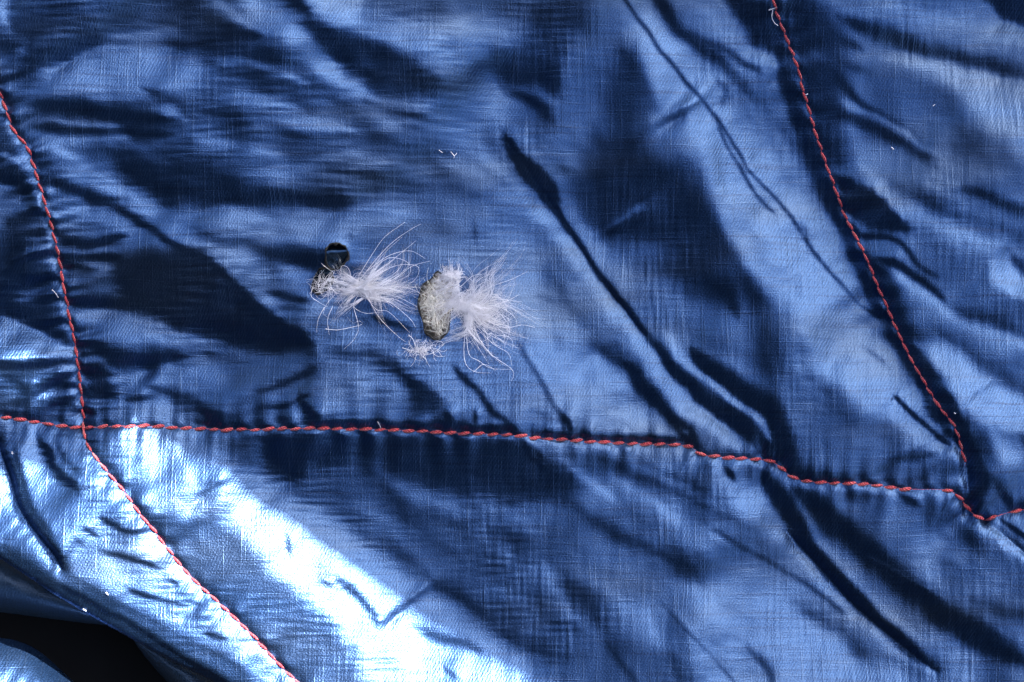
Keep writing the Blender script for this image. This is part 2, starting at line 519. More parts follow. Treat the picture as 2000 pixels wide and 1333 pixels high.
# --- close to the level seam
S(1.8, 7, (600,826),(700,828),(850,832),(1010,838))
S(2.2, 6, (1050,846),(1200,856),(1330,860))
S(1.6, 7, (290,826),(420,830))
F(2.0, 14, (505,852),(700,850),(1000,862),(1045,900),(900,902),(760,892),(620,898),(570,935),(530,915))
# --- lower middle panel
F(3.3, 24, (600,862),(1050,866),(1210,935),(1110,970),(900,965),(800,935),(690,905),(630,925))
S(1.2, 17, (512,868),(548,900),(566,938))
F(4.8, 36, (610,935),(690,920),(800,955),(1000,1005),(1150,1125),(1310,1360),(1000,1360),(800,1150),(690,1030))
S(5.3, 20, (620,932),(680,938))
S(4.0, 13, (690,905),(760,960),(800,1020))
S(4.2, 14, (770,1000),(850,1060),(920,1120))
S(5.5, 16, (700,985),(780,1050),(860,1130))
S(3.6, 16, (830,1130),(900,1170),(960,1220))
S(4.0, 12, (960,1235),(1040,1270),(1120,1290))
F(4.9, 24, (1050,872),(1350,895),(1420,955),(1600,1100),(1500,1125),(1400,1055),(1250,1025),(1120,935))
S(3.5, 16, (990,895),(1100,972),(1200,1042),(1300,1085),(1390,1160))
S(6.0, 14, (1190,925),(1300,1000),(1430,1068))
S(3.7, 11, (1170,895),(1300,952),(1400,1002),(1490,1036))
S(3.9, 9, (1230,890),(1320,930),(1400,970))
S(6.2, 10, (1100,900),(1150,940),(1210,985))
S(1.8, 5, (1018,858),(1036,890),(1066,920))
S(1.8, 5, (1038,872),(1048,885),(1064,898))
S(5.4, 16, (1280,1032),(1400,1085),(1500,1140))
F(6.8, 36, (1350,1155),(1500,1132),(1620,1202),(1720,1302),(1760,1380),(1400,1380))
S(7.2, 24, (1400,925),(1480,1002),(1560,1072),(1640,1152),(1720,1225),(1800,1300))
S(3.5, 6, (1390,1034),(1450,1070),(1520,1110),(1600,1160),(1660,1206))
S(4.7, 20, (1550,1180),(1640,1232),(1710,1300))
S(4.0, 4, (1290,1175),(1340,1230),(1382,1272),(1440,1340))
S(6.4, 8, (1320,1190),(1370,1245),(1430,1310))
S(4.2, 12, (1005,1060),(1045,1142),(1068,1200),(1122,1232))
S(4.1, 14, (1095,1115),(1160,1202),(1215,1275))
S(3.9, 12, (1055,1208),(1150,1242))
S(3.7, 8, (1180,1250),(1210,1290),(1250,1345))
S(5.8, 13, (1060,1100),(1100,1182),(1140,1220))
S(6.0, 22, (1150,1130),(1222,1182),(1310,1270))
S(4.0, 10, (1460,1260),(1500,1310),(1520,1360))
# --- the overlapping fold edge and the dark gaps right of it
S(6.6, 18, (1396,905),(1450,948),(1505,1000),(1535,1032))
S(1.6, 8, (1416,912),(1440,944))
S(0.8, 14, (1482,910),(1530,980),(1575,1050),(1640,1130),(1720,1212),(1810,1300))
S(0.6, 9, (1545,1042),(1600,1100),(1680,1188),(1800,1285))
S(5.8, 10, (1552,968),(1612,1062),(1680,1142),(1742,1202),(1800,1248))
S(0.8, 22, (1548,948),(1620,1012),(1700,1082),(1780,1152),(1880,1222),(2010,1300))
S(4.6, 5, (1690,1082),(1800,1142),(1900,1192),(1980,1246))
F(4.7, 22, (1640,962),(1800,962),(1900,1012),(2040,1110),(2040,1200),(1900,1150),(1780,1090),(1690,1030))
S(5.6, 24, (1770,1042),(1850,1082),(1890,1120))
S(2.7, 13, (1640,962),(1720,974))
S(2.2, 10, (1752,962),(1795,990))
S(3.4, 16, (1850,990),(1890,1040),(1920,1090))
S(6.8, 13, (1884,1006),(1950,1052),(2020,1098))
S(3.0, 18, (1900,1170),(1980,1200),(2060,1230))
F(5.6, 8, (1936,1014),(2060,1000),(2060,1110),(2000,1072))
S(1.8, 5, (1950,1010),(1990,1040),(2030,1075))
# --- right panel
F(2.7, 24, (1520,-40),(1612,20),(1652,112),(1642,232),(1662,332),(1600,302),(1560,182))
F(4.6, 24, (1620,-40),(1850,-40),(2060,30),(2060,120),(1850,92),(1720,52))
S(5.7, 22, (1700,12),(1830,36),(1970,66),(2060,80))
F(0.7, 8, (1850,-70),(2080,-70),(2080,55),(1962,26))
S(2.0, 16, (1630,36),(1700,60),(1780,90),(1850,106),(1950,132),(2040,156))
S(2.9, 10, (1525,48),(1600,70),(1685,102))
F(4.1, 26, (1660,130),(1800,130),(1960,260),(1990,330),(1820,320),(1720,230))
S(3.3, 10, (1575,100),(1650,130),(1695,146))
S(5.4, 14, (1720,110),(1820,130),(1950,160))
F(7.0, 28, (1850,150),(2050,165),(2050,305),(1960,292),(1900,222))
S(4.4, 18, (1870,240),(1930,280),(1980,330))
S(2.2, 9, (1622,138),(1680,200),(1740,235),(1800,276))
S(2.2, 13, (1592,212),(1690,240),(1760,275),(1830,314))
S(5.2, 11, (1640,195),(1700,225))
S(4.8, 12, (1690,215),(1770,262),(1850,320))
F(5.1, 20, (1740,318),(1900,330),(2050,350),(2050,420),(1880,372),(1780,345))
S(6.2, 20, (1676,322),(1740,388),(1800,420),(1880,460),(2020,500))
S(4.2, 18, (1725,342),(1800,388),(1900,430),(2030,470))
S(3.2, 12, (1870,366),(1950,396),(2030,424))
F(1.4, 8, (1636,345),(1690,370),(1770,438),(1772,456),(1700,442),(1660,402))
S(2.2, 6, (1682,458),(1740,465),(1770,490),(1800,522),(1836,546))
S(5.4, 10, (1700,478),(1745,490),(1780,520))
S(1.4, 8, (1712,503),(1770,526),(1810,560),(1852,596))
F(4.6, 18, (1770,442),(1850,482),(1930,560),(2010,620),(1900,590),(1820,542))
S(6.8, 14, (1740,526),(1810,582),(1870,622),(1960,662),(2040,692))
F(8.2, 10, (1960,490),(2000,540),(2040,600),(1950,562),(1932,530))
S(4.0, 12, (1968,490),(2020,548))
S(4.0, 17, (1850,596),(1920,622),(2040,662))
S(2.0, 20, (1690,500),(1750,605),(1800,690),(1845,765))
S(4.3, 15, (1800,632),(1880,680),(1960,740),(2040,800))
F(7.6, 14, (1790,668),(1860,682),(1920,742),(1990,772),(2040,836),(1960,836),(1900,812),(1866,772),(1822,722))
S(5.0, 4, (1925,750),(1905,775))
S(7.2, 15, (1918,816),(1950,870),(2000,930))
S(4.1, 20, (1872,798),(1900,852),(1940,922),(1985,975))
S(3.4, 12, (1985,846),(2020,890))
S(6.0, 18, (1960,900),(2000,960))
S(1.0, 20, (1886,880),(1908,955),(1925,985))
S(2.6, 10, (1930,930),(1980,985),(2030,990))
S(0.6, 17, (1524,110),(1550,186),(1582,262),(1630,390),(1652,444),(1688,520),(1738,632),(1788,724),(1842,800),(1876,860),(1898,950),(1902,1000))
# --- left strip beyond the left seam
F(3.2, 14, (-300,100),(-20,120),(40,290),(80,430),(110,560),(130,660),(60,640),(-300,640))
F(4.9, 10, (-60,348),(0,352),(40,372),(46,402),(10,442),(-60,450))
S(1.6, 10, (-20,340),(40,362),(68,395),(78,450))
S(5.2, 6, (0,300),(30,312),(60,335))
S(2.2, 18, (20,440),(30,490),(10,540))
S(5.0, 7, (40,495),(85,462))
S(5.4, 6, (15,508),(50,495),(95,478))
S(1.8, 7, (40,512),(80,492))
S(2.2, 7, (20,530),(70,545),(105,535))
S(5.0, 16, (10,595),(60,575),(95,560))
S(1.6, 12, (45,638),(95,645),(130,662))
S(2.4, 9, (60,590),(100,590))
F(7.6, 8, (-200,600),(-40,612),(10,628),(70,656),(132,682),(130,704),(60,700),(-40,700),(-200,690))
F(4.2, 12, (-200,720),(40,716),(135,706),(150,810),(60,822),(-20,812),(-200,780))
S(1.8, 10, (-40,712),(40,712),(100,706))
S(5.6, 8, (50,770),(75,735),(135,712))
S(1.6, 9, (75,770),(115,735),(145,722))
S(5.5, 9, (45,800),(70,780),(110,755))
S(1.4, 8, (85,795),(125,778),(150,770))
S(3.0, 10, (-10,730),(25,745),(40,775))
S(5.2, 10, (100,810),(130,798))
S(1.2, 6, (135,812),(155,802),(180,812))
S(5.8, 6, (170,790),(230,790))
# --- lower left, in the sun
F(6.7, 14, (-300,880),(0,860),(160,860),(560,1330),(500,1380),(300,1280),(0,1090),(-300,920))
S(7.2, 14, (150,882),(190,938),(240,995),(300,1070),(370,1150),(450,1232),(550,1345))
S(5.4, 18, (186,872),(250,945),(315,1022),(405,1120),(505,1218),(620,1330))
F(7.2, 16, (240,850),(380,860),(430,935),(390,1010),(300,1000),(215,895))
F(5.6, 24, (260,1000),(420,1040),(560,1152),(690,1290),(720,1380),(600,1370),(450,1200))
F(7.7, 20, (410,880),(515,945),(640,1020),(820,1145),(970,1262),(1085,1355),(730,1380),(705,1290),(640,1215),(540,1125),(440,1010))
S(7.7, 12, (305,846),(360,900),(372,965))
F(7.4, 12, (225,838),(270,795),(302,775),(350,812),(400,842),(300,846))
S(5.0, 9, (385,975),(410,955),(445,938))
S(4.7, 8, (768,1212),(800,1180),(832,1150))
S(5.2, 15, (806,1228),(900,1262),(955,1288))
S(5.0, 9, (655,1125),(720,1190),(742,1235))
S(5.4, 8, (555,1040),(568,1090))
S(4.6, 7, (620,1130),(650,1150))
S(5.2, 8, (860,1300),(900,1330))
S(0.6, 12, (-16,868),(8,930),(32,992),(70,1042),(106,1082),(122,1112))
S(4.2, 8, (18,866),(34,930),(62,992),(104,1046))
S(7.0, 12, (58,878),(74,932),(95,1000),(125,1050))
S(1.8, 11, (64,852),(86,890),(112,930),(152,962))
S(4.2, 10, (95,860),(125,900),(160,935))
S(3.6, 6, (145,1050),(200,1078),(252,1088),(310,1110))
S(3.8, 6, (160,1025),(195,1052))
S(3.8, 6, (195,1008),(240,1036),(280,1040))
S(4.0, 5, (250,1150),(330,1175),(400,1180))
S(7.0, 6, (240,1130),(330,1160),(410,1200))
S(4.0, 6, (330,1130),(350,1145))
S(3.9, 6, (400,1235),(450,1245))
S(6.8, 12, (0,990),(40,1040),(90,1095))
S(6.8, 14, (130,1000),(200,1090),(300,1130))
S(5.2, 12, (0,1062),(60,1108),(130,1148))
S(3.9, 8, (120,1140),(250,1214),(330,1264),(455,1340))
S(5.3, 14, (140,1120),(260,1190),(420,1270),(490,1320))
F(0.5, 7, (1804,738),(1852,780),(1888,850),(1910,930),(1914,1008),(1896,1002),(1893,930),(1880,884),(1855,848),(1818,814),(1806,780))
S(7.9, 8, (1860,868),(1878,915),(1886,975))


LEAN = np.full(GX.shape, 5.0)
for kind, t, w, pts in FOLDS:
    if kind == 'S':
        line = smooth_line(pts, 4)
        sl, d, a, s_, tot = line_dist(line, w*2.2, min(1.0, w/20.0))
        e = np.clip(np.minimum(a, 1-a)*tot/(3.2*w+1), 0, 1)
        q = d/(w*(0.35+0.65*np.sqrt(e)))
        mask = np.exp(-(q/1.0)**1.8)*(0.35+0.65*sm(e*1.4))
        cu_, cv_ = np.mean(pts, axis=0)
        if cv_ > 870 and cu_ > 620 and 2.6 < t < 4.7: mask = 0.68*mask
    else:
        ring = smooth_line(list(pts)+[pts[0]], 4)
        sl, d, a, s_, tot = line_dist(ring, w*1.5+20, 1.0)
        x, y = GX[sl]+DX[sl], GY[sl]+DY[sl]
        ins = in_poly([tuple(p) for p in ring[:-1]], x, y)
        sd = np.where(ins, -d, d)
        mask = sm(0.5-sd/(2.6*w))
    LEAN[sl] = LEAN[sl]*(1-mask)+t*mask

# yarn-following streaks and soft dimples inside the larger folds
LEAN += 0.17*side_*np.where(GY < 830, 1.0, 0.35)*band_noise(12, 60, 5.0, 1.0, seed=61)+0.07*(1-side_)*band_noise(14, 70, 1.0, 4.0, seed=62)
LEAN += 0.22*band_noise(80, 240, 1.2, 1.0, seed=63)*np.where((GY > 830) & (GX < 1000), 0.5, 1.0)
# lean of the cloth towards (+) or away from (-) the light side, as a slope
FLAT = 5.0
slope = np.interp(LEAN, [0, 1, 2, 3, 4, 5, 6, 7, 8, 9, 10],
                  [-0.95, -0.90, -0.82, -0.64, -0.36, -0.03, 0.18, 0.36, 0.55, 0.8, 1.0])
lx, ly = math.cos(math.radians(AZ)), -math.sin(math.radians(AZ))     # light side in layout axes (v down)
sp = np.pad(slope-slope.mean(), ((PADY, PADY), (PADX, PADX)), mode='linear_ramp')
kl = kx*lx+ky*ly
k2 = kx*kx+ky*ky
G = np.fft.rfft2(-sp)
Hf = np.conj(1j*kl)*G/(kl*kl+0.035*k2+(2*np.pi/2600)**2)
H = np.fft.irfft2(Hf, s=sp.shape)[PADY:-PADY, PADX:-PADX][:NY, :NX]

# soft crumple of thin nylon over down
mod = np.clip(0.6+0.5*band_noise(250, 700, seed=5), 0.05, 1.6)
H = H+0.7*mod*band_noise(60, 160, 1.0, 1.0, seed=2)
H = H+0.12*mod*band_noise(18, 60, 1.6, 1.0, seed=3)

streaks = np.clip(band_noise(200, 600, seed=8)*0.6+0.7, 0, 1.6)
H = H+0.20*streaks*band_noise(9, 26, 8.0, 1.0, seed=11)*np.clip((1250-GX)/500+0.35, 0.35, 1)
H = H+0.15*streaks*band_noise(9, 26, 1.0, 8.0, seed=12)*np.clip((GX-750)/500+0.4, 0.4, 1)

# the quilting seams pull the cloth down; small puckers run away from each of them
def groove(line, depth, w, pucker=1.2, seed=0):
    global H
    ln = smooth_line(line, 4)
    sl, d, a, side, tot = line_dist(ln, 140)
    r = np.random.default_rng(seed)
    s = a*tot
    pk = np.zeros(d.shape)
    for i in range(9):
        L = r.uniform(22, 75); ph = r.uniform(0, 6.28); ph2 = r.uniform(0, 6.28)
        pk += r.uniform(0.4, 1.0)*np.sin(2*np.pi*s/L+ph+np.where(side > 0, ph2, 0)+0.012*d*r.uniform(-1, 1))
    env = np.exp(-d/32.0)*(1-np.exp(-(d/7.0)**2))
    H[sl] += pucker*pk*env - depth*np.exp(-(d/w)**1.3)
groove(SEAM_H[2:10], 6, 9, 1.1, 21)
groove(SEAM_H[9:16], 6, 9, 2.2, 1)
groove(SEAM_H[15:], 8, 11, 2.2, 2)
groove(SEAM_L, 7, 10, 2.6, 3)
groove(SEAM_LL, 6, 9, 1.5, 4)
groove(SEAM_R, 2, 12, 2.2, 5)
groove(SEAM_RB, 9, 11, 1.0, 6)
groove(SEAM_RC, 6, 8, 0.8, 7)
groove([(980, 258), (1020, 315), (1090, 412), (1170, 535), (1260, 655)], 3, 7, 0.0, 8)
groove([(1540, 1042), (1600, 1104), (1680, 1192), (1830, 1315)], 6, 9, 0.0, 11)
groove([(-16, 868), (8, 930), (32, 992), (70, 1042), (106, 1082), (122, 1112)], 14, 11, 0.0, 13)


# side of the bag: along the lower left the shell rolls over and drops
EDGE = [(-320, 890), (-150, 1010), (0, 1096), (90, 1152), (170, 1200), (240, 1240), (330, 1290), (425, 1338), (560, 1420), (800, 1560), (900, 1640)]
ln = smooth_line(EDGE, 4)
sl, d, a, side, tot = line_dist(ln, 4000)
sdist = np.where(side > 0, d, -d)          # positive beyond the edge (towards lower left)
ZEDGE = 26.0
base_h = H.copy()
roll = np.clip((sdist+58)/58, 0, 1)
H = H - ZEDGE*(1-np.sqrt(np.clip(1-roll**2.2, 0, 1)))*1.0 - 6*np.clip(sdist+58, 0, 58)/58
keep = sdist < 1.0
# beyond the picture the bag slopes to the ground
ov = np.maximum(np.maximum(-180-GX, GX-2180), np.maximum(-160-GY, GY-1493))
H = H - 0.006*np.clip(ov, 0, None)**2
print('relief range', H[keep].min(), H[keep].max())

def hs(u, v):
    """height of the shell at a layout point"""
    i = min(max((u-X0)/ST, 0), NX-1.001); j = min(max((v-Y0)/ST, 0), NY-1.001)
    i0, j0 = int(i), int(j); fi, fj = i-i0, j-j0
    return float(H[j0, i0]*(1-fi)*(1-fj)+H[j0, i0+1]*fi*(1-fj)+H[j0+1, i0]*(1-fi)*fj+H[j0+1, i0+1]*fi*fj)

# ---------------------------------------------------------------- burn holes
def blob(cx, cy, rx, ry, rot, k=(), n=48):
    out = []
    for i in range(n):
        th = 2*math.pi*i/n
        r = 1+sum(a*math.cos(m*th+p) for m, a, p in k)
        x, y = rx*r*math.cos(th), ry*r*math.sin(th)
        c, s = math.cos(rot), math.sin(rot)
        out.append((cx+c*x-s*y, cy+s*x+c*y))
    return out
HOLE_A = blob(657, 501, 21, 27, 0.15, ((2, .05, .5), (3, .06, 1.0), (5, .03, .3), (9, .02, 1.0)))
HOLE_B = blob(630, 549, 19, 26, 0.35, ((2, .06, 2.0), (3, .04, .4)))
HOLE_C = blob(853, 597, 33, 66, 0.02, ((2, .04, 1.2), (3, .07, 2.4), (5, .04, 1.9), (8, .03, .4), (13, .02, 2.)))
HOLES = [HOLE_A, HOLE_B, HOLE_C]

VX, VY = GX.copy(), GY.copy()
hole_mask = np.zeros(GX.shape, bool)
for hp in HOLES:
    sl, d, a, s_, tot = line_dist(hp+[hp[0]], 30)
    ins = in_poly(hp, GX[sl], GY[sl])
    H[sl] += 2.2*np.exp(-(d/5.0)**2)*(~ins)           # edge curled up by the heat
    hole_mask[sl] |= ins & (d > 1.6)

# ---------------------------------------------------------------- ground
g = bpy.data.meshes.new('ground')
bmg = bmesh.new()
bmesh.ops.create_grid(bmg, x_segments=8, y_segments=8, size=6.0)
for vtx in bmg.verts: vtx.co.z = -0.045
bmg.to_mesh(g); bmg.free()
tag(link('ground', g, M_GROUND), 'dark ground showing black under the folds', 'ground', kind='structure')

# ---------------------------------------------------------------- sleeping bag: shell panels
bag = empty('sleeping_bag', P3(1000, 666, -300))
tag(bag, 'blue nylon down sleeping bag with red stitching and burn holes', 'sleeping bag')
bag.location = (0, 0, 0)

def below_line(line, x, y):
    p = np.array(line, float)
    return y > np.interp(x, p[:, 0], p[:, 1])
def left_of(line, x, y):
    p = np.array(line, float)
    return x < np.interp(y, p[:, 1], p[:, 0])
cx = 0.25*(GX[:-1, :-1]+GX[1:, :-1]+GX[:-1, 1:]+GX[1:, 1:])
cy = 0.25*(GY[:-1, :-1]+GY[1:, :-1]+GY[:-1, 1:]+GY[1:, 1:])
sH, sL, sLL, sR = (smooth_line(s, 4) for s in (SEAM_H, SEAM_L, SEAM_LL, SEAM_R))
HB = np.vstack([sH, smooth_line(SEAM_RB, 4)[1:], [[3000, 970]]])
HB = np.vstack([[[-1000, 640]], HB])
below = below_line(HB, cx, cy)
RCX = np.vstack([smooth_line(SEAM_RC, 4), [[3000, 1900]]])
pid = np.zeros(cx.shape, np.int32)
pid[~below & left_of(np.vstack([[[-400, -600]], sL]), cx, cy)] = 1
pid[~below & ~left_of(np.vstack([[[1250, -700]], sR]), cx, cy)] = 2
pid[below] = 3
pid[below & left_of(np.vstack([sLL, [[900, 1700]]]), cx, cy)] = 4
pid[below & (cx > 1925) & ~below_line(RCX, cx, cy)] = 5
gone = hole_mask
kq = keep[:-1, :-1] & keep[1:, :-1] & keep[:-1, 1:] & keep[1:, 1:]
hq = gone[:-1, :-1] | gone[1:, :-1] | gone[:-1, 1:] | gone[1:, 1:]
pid[~kq | hq] = -1
idx = np.arange(NX*NY).reshape(NY, NX)
allq = np.stack([idx[1:, :-1], idx[1:, 1:], idx[:-1, 1:], idx[:-1, :-1]], -1)
verts = np.stack([(VX-1000)*U, (666.5-VY)*U, H*U], -1).reshape(-1, 3)
for k in range(6):
    q = allq[pid == k]
    if not len(q): continue
    used, inv = np.unique(q, return_inverse=True)
    me = mesh_np('baffle_panel', verts[used], inv.reshape(-1, 4))
    o = link('baffle_panel', me, M_SHELL, bag)
    if k == 0: o['label'] = 'torn blue panel with two melted holes leaking down'

# ---------------------------------------------------------------- lower folds of the bag, seen past its edge
def loft(name, top, bot, ztop, zbot, bulge, mat, n=130, m=60, noise=1.5, seed=1):
    t = smooth_line(top, 12); b = smooth_line(bot, 12)
    def res(l):
        s = np.concatenate([[0], np.cumsum(np.linalg.norm(np.diff(l, axis=0), axis=1))]); s /= s[-1]
        q = np.linspace(0, 1, n)
        return np.stack([np.interp(q, s, l[:, 0]), np.interp(q, s, l[:, 1])], -1)
    t, b = res(t), res(b)
    r = np.random.default_rng(seed)
    vs = []
    ph = r.uniform(0, 6.28, 6)
    for j in range(m):
        f = j/(m-1)
        for i in range(n):
            x, y = t[i]*(1-f)+b[i]*f
            s = i/(n-1)
            z = ztop*(1-f)+zbot*f**3+bulge*math.sin(math.pi*min(1, f*1.0))*(1.0)
            z += noise*(math.sin(9*s+3*f+ph[0])+math.sin(21*s-4*f+ph[1])*0.6+math.sin(34*s+7*f+ph[2])*0.35+0.22*math.sin(61*s-19*f+ph[3])*math.sin(7*s+5*f+ph[4])+0.15*math.sin(23*f+40*s+ph[5]))*math.sin(math.pi*min(1, 0.1+f))
            vs.append(P3(x, y, z))
    ii = np.arange(n*m).reshape(m, n)
    q = np.stack([ii[1:, :-1], ii[1:, 1:], ii[:-1, 1:], ii[:-1, :-1]], -1).reshape(-1, 4)
    return link(name, mesh_np(name, np.array(vs), q), mat, bag)
loft('side_fold', [(-240, 940), (-110, 1010), (0, 1070), (130, 1150), (262, 1228)], [(-240, 1185), (-110, 1203), (0, 1216), (130, 1233), (262, 1246)],
     -150, -205, 14, M_LINING, noise=2.5)
loft('inner_fold', [(228, 1226), (300, 1262), (380, 1300), (480, 1360), (640, 1470)], [(236, 1240), (250, 1285), (285, 1332), (340, 1385), (470, 1500)],
     -150, -215, 10, M_LINING, noise=2.0, seed=4)
loft('corner_fold', [(-160, 1500), (-60, 1480), (40, 1460), (150, 1470)], [(-160, 1262), (-40, 1256), (45, 1276), (128, 1345)],
     -70, -130, 30, M_SHELL, noise=7.0, seed=6)
# ---------------------------------------------------------------- tube builder
def tubes(paths, radii, sides=3):
    """many tapered tubes as one vertex/face set; paths: list of (n,3) arrays in layout units (u, v, h)"""
    V, Q = [], []
    base = 0
    ang = np.arange(sides)*2*np.pi/sides
    for p, r in zip(paths, radii):
        p = np.asarray(p, float)
        n = len(p)
        t = np.gradient(p, axis=0)
        t /= np.linalg.norm(t, axis=1)[:, None]+1e-9
        a = np.cross(t, np.array([0.13, 0.21, 1.0])); a /= np.linalg.norm(a, axis=1)[:, None]+1e-9
        b = np.cross(t, a)
        r = np.broadcast_to(np.asarray(r, float), (n,))
        ring = p[:, None, :]+r[:, None, None]*(np.cos(ang)[None, :, None]*a[:, None, :]+np.sin(ang)[None, :, None]*b[:, None, :])
        V.append(ring.reshape(-1, 3))
        ii = base+np.arange(n*sides).reshape(n, sides)
        nx = np.roll(ii, -1, axis=1)
        Q.append(np.stack([ii[:-1], nx[:-1], nx[1:], ii[1:]], -1).reshape(-1, 4))
        base += n*sides
    V = np.vstack(V); Q = np.vstack(Q)
    W = np.stack([(V[:, 0]-1000)*U, (666.5-V[:, 1])*U, V[:, 2]*U], -1)
    return W, Q

# ---------------------------------------------------------------- burn holes: melted rims and what lies inside
def rim(poly, r0, seed, bl=None):
    r = np.random.default_rng(seed)
    n = len(poly)
    pts, rad = [], []
    for i in range(n+1):
        u, v = poly[i % n]
        th = 2*np.pi*i/n
        k = 1+0.4*math.sin(3*th+seed)+0.35*math.sin(7*th+2*seed)+0.3*math.sin(13*th)
        pts.append((u+r.uniform(-.5, .5), v+r.uniform(-.5, .5), hs(u, v)+1.2))
        rad.append(r0*max(0.5, k))
    pts[-1] = pts[0]; rad[-1] = rad[0]
    W, Q = tubes([np.array(pts)], [np.array(rad)], 7)
    return link('melted_rim', mesh_np('melted_rim', W, Q), M_BURN, bag)
rim(HOLE_A, 2.0, 1); rim(HOLE_B, 1.7, 2); rim(HOLE_C, 1.8, 3)

def floor_patch(name, cu, cv, ru, rv, depth, mat, seed, amp=2.5, fall=0.0):
    r = np.random.default_rng(seed)
    n = 30
    ph = r.uniform(0, 6.28, 8)
    vs = []
    for j in range(n):
        for i in range(n):
            a, b = (i/(n-1)-.5)*2, (j/(n-1)-.5)*2
            u, v = cu+a*ru, cv+b*rv
            z = hs(cu, cv)-depth+amp*(math.sin(3.1*a+2*b+ph[0])+math.sin(5*b-2*a+ph[1])+0.6*math.sin(8*a+5*b+ph[2]))
            z += fall*min(0.0, b+0.45)-0.75*fall*max(0.0, b+0.45) if fall > 0 else fall*min(1.0, (a*a+b*b)*1.1)
            vs.append(P3(u, v, z))
    ii = np.arange(n*n).reshape(n, n)
    q = np.stack([ii[1:, :-1], ii[1:, 1:], ii[:-1, 1:], ii[:-1, :-1]], -1).reshape(-1, 4)
    return link(name, mesh_np(name, np.array(vs), q), mat, bag)
floor_patch('inner_lining', 648, 522, 56, 72, 14, M_FILM, 3, 1.2, 45.0)
floor_patch('matted_filling', 857, 600, 52, 90, 18, M_PULP, 8, 2.5, -60.0)

# ---------------------------------------------------------------- red quilting seams: thread line and single stitches
def stitch_mesh(name, L, r, bend):
    ns, nr = 6, 6
    vs, q = [], []
    for i in range(nr):
        f = i/(nr-1)
        k = math.sin(math.pi*(0.08+0.84*f))**0.55
        x = (f-.5)*L
        z = bend*math.sin(math.pi*f)-0.4*r
        off = 0.10*L*(f-.5)*0
        for s in range(ns):
            a = 2*math.pi*s/ns+f*1.6
            vs.append((x*U, (off+r*k*1.05*math.cos(a))*U, (z+r*k*0.85*math.sin(a))*U))
    ii = np.arange(ns*nr).reshape(nr, ns)
    nx = np.roll(ii, -1, axis=1)
    q = np.stack([ii[:-1], nx[:-1], nx[1:], ii[1:]], -1).reshape(-1, 4)
    me = mesh_np(name, np.array(vs), q)
    me.materials.append(M_THREAD)
    return me
STITCH = [stitch_mesh('stitch', 24, 3.8, 2.8), stitch_mesh('stitch', 23, 3.4, 3.0), stitch_mesh('stitch', 25, 4.0, 2.4)]
STITCH_FLAT = [stitch_mesh('stitch', 24, 2.9, 1.8), stitch_mesh('stitch', 23, 3.2, 2.0)]

def walk(line, step):
    p = smooth_line(line, 6)
    seg = np.linalg.norm(np.diff(p, axis=0), axis=1)
    cum = np.concatenate([[0], np.cumsum(seg)])
    s = np.arange(step*0.5, cum[-1], step)
    return np.stack([np.interp(s, cum, p[:, 0]), np.interp(s, cum, p[:, 1])], -1), p, cum
from mathutils import Matrix, Vector
def seam(line, step, tilt, label, meshes, u0=-60, u1=2060, v0=-60, v1=1400, lift=0.9, skip=()):
    c, p, cum = walk(line, step)
    ss = np.arange(0, cum[-1], 6.0)
    base = np.stack([np.interp(ss, cum, p[:, 0]), np.interp(ss, cum, p[:, 1])], -1)
    base = [b for b in base if u0-40 < b[0] < u1+40 and v0-40 < b[1] < v1+40]
    path = np.array([(b[0], b[1], hs(b[0], b[1])-0.9) for b in base])
    W, Q = tubes([path], [1.1], 6)
    root = link('seam', mesh_np('seam', W, Q), M_THREAD, bag)
    root['label'] = label
    for i, (u, v) in enumerate(c):
        if not (u0 < u < u1 and v0 < v < v1): continue
        if any(a < u < b for a, b in skip): continue
        j = min(max(np.searchsorted(cum, (i+.5)*step), 1), len(p)-1)
        d = p[min(j+1, len(p)-1)]-p[max(j-2, 0)]; d /= np.linalg.norm(d)+1e-9
        e = 9.0
        z0, z1 = hs(u-d[0]*e, v-d[1]*e), hs(u+d[0]*e, v+d[1]*e)
        gu = (hs(u+4, v)-hs(u-4, v))/8; gv = (hs(u, v+4)-hs(u, v-4))/8
        ca, sa = math.cos(math.radians(tilt+rng.normal(0, 2.5))), math.sin(math.radians(tilt+rng.normal(0, 2.5)))
        dx, dy = d[0], -d[1]
        fx, fy = dx*ca-dy*sa, dx*sa+dy*ca
        X = Vector((fx, fy, (z1-z0)/(2*e))).normalized()
        nrm = Vector((-gu*0.3, gv*0.3, 1.0))
        Y = nrm.cross(X).normalized()
        Z = X.cross(Y).normalized()
        o = bpy.data.objects.new('stitch', meshes[i % len(meshes)])
        col.objects.link(o)
        o.parent = root
        M = Matrix((X, Y, Z)).transposed().to_4x4()
        M.translation = Vector(P3(u+rng.normal(0, .5), v+rng.normal(0, .6), max(hs(u, v), 0.5*(z0+z1))+lift))
        k = rng.uniform(0.93, 1.07)
        o.matrix_world = M @ Matrix.Diagonal((k, k, k, 1))
    return root
seam(SEAM_H[1:], 27.5, 11, 'level red seam under the burn holes', STITCH, skip=((1778, 1832), (1350, 1366)))
seam(SEAM_L, 25.0, 9, 'red seam down the left side', STITCH_FLAT)
seam(SEAM_LL, 26.0, 4, 'red seam running down in the sun', STITCH_FLAT)
seam(SEAM_R[:-2], 24.0, 8, 'red seam sunk in the fold on the right', STITCH_FLAT)
seam(SEAM_RB, 26.0, 6, 'short red seam at the right edge', STITCH, skip=((1938, 1982),))

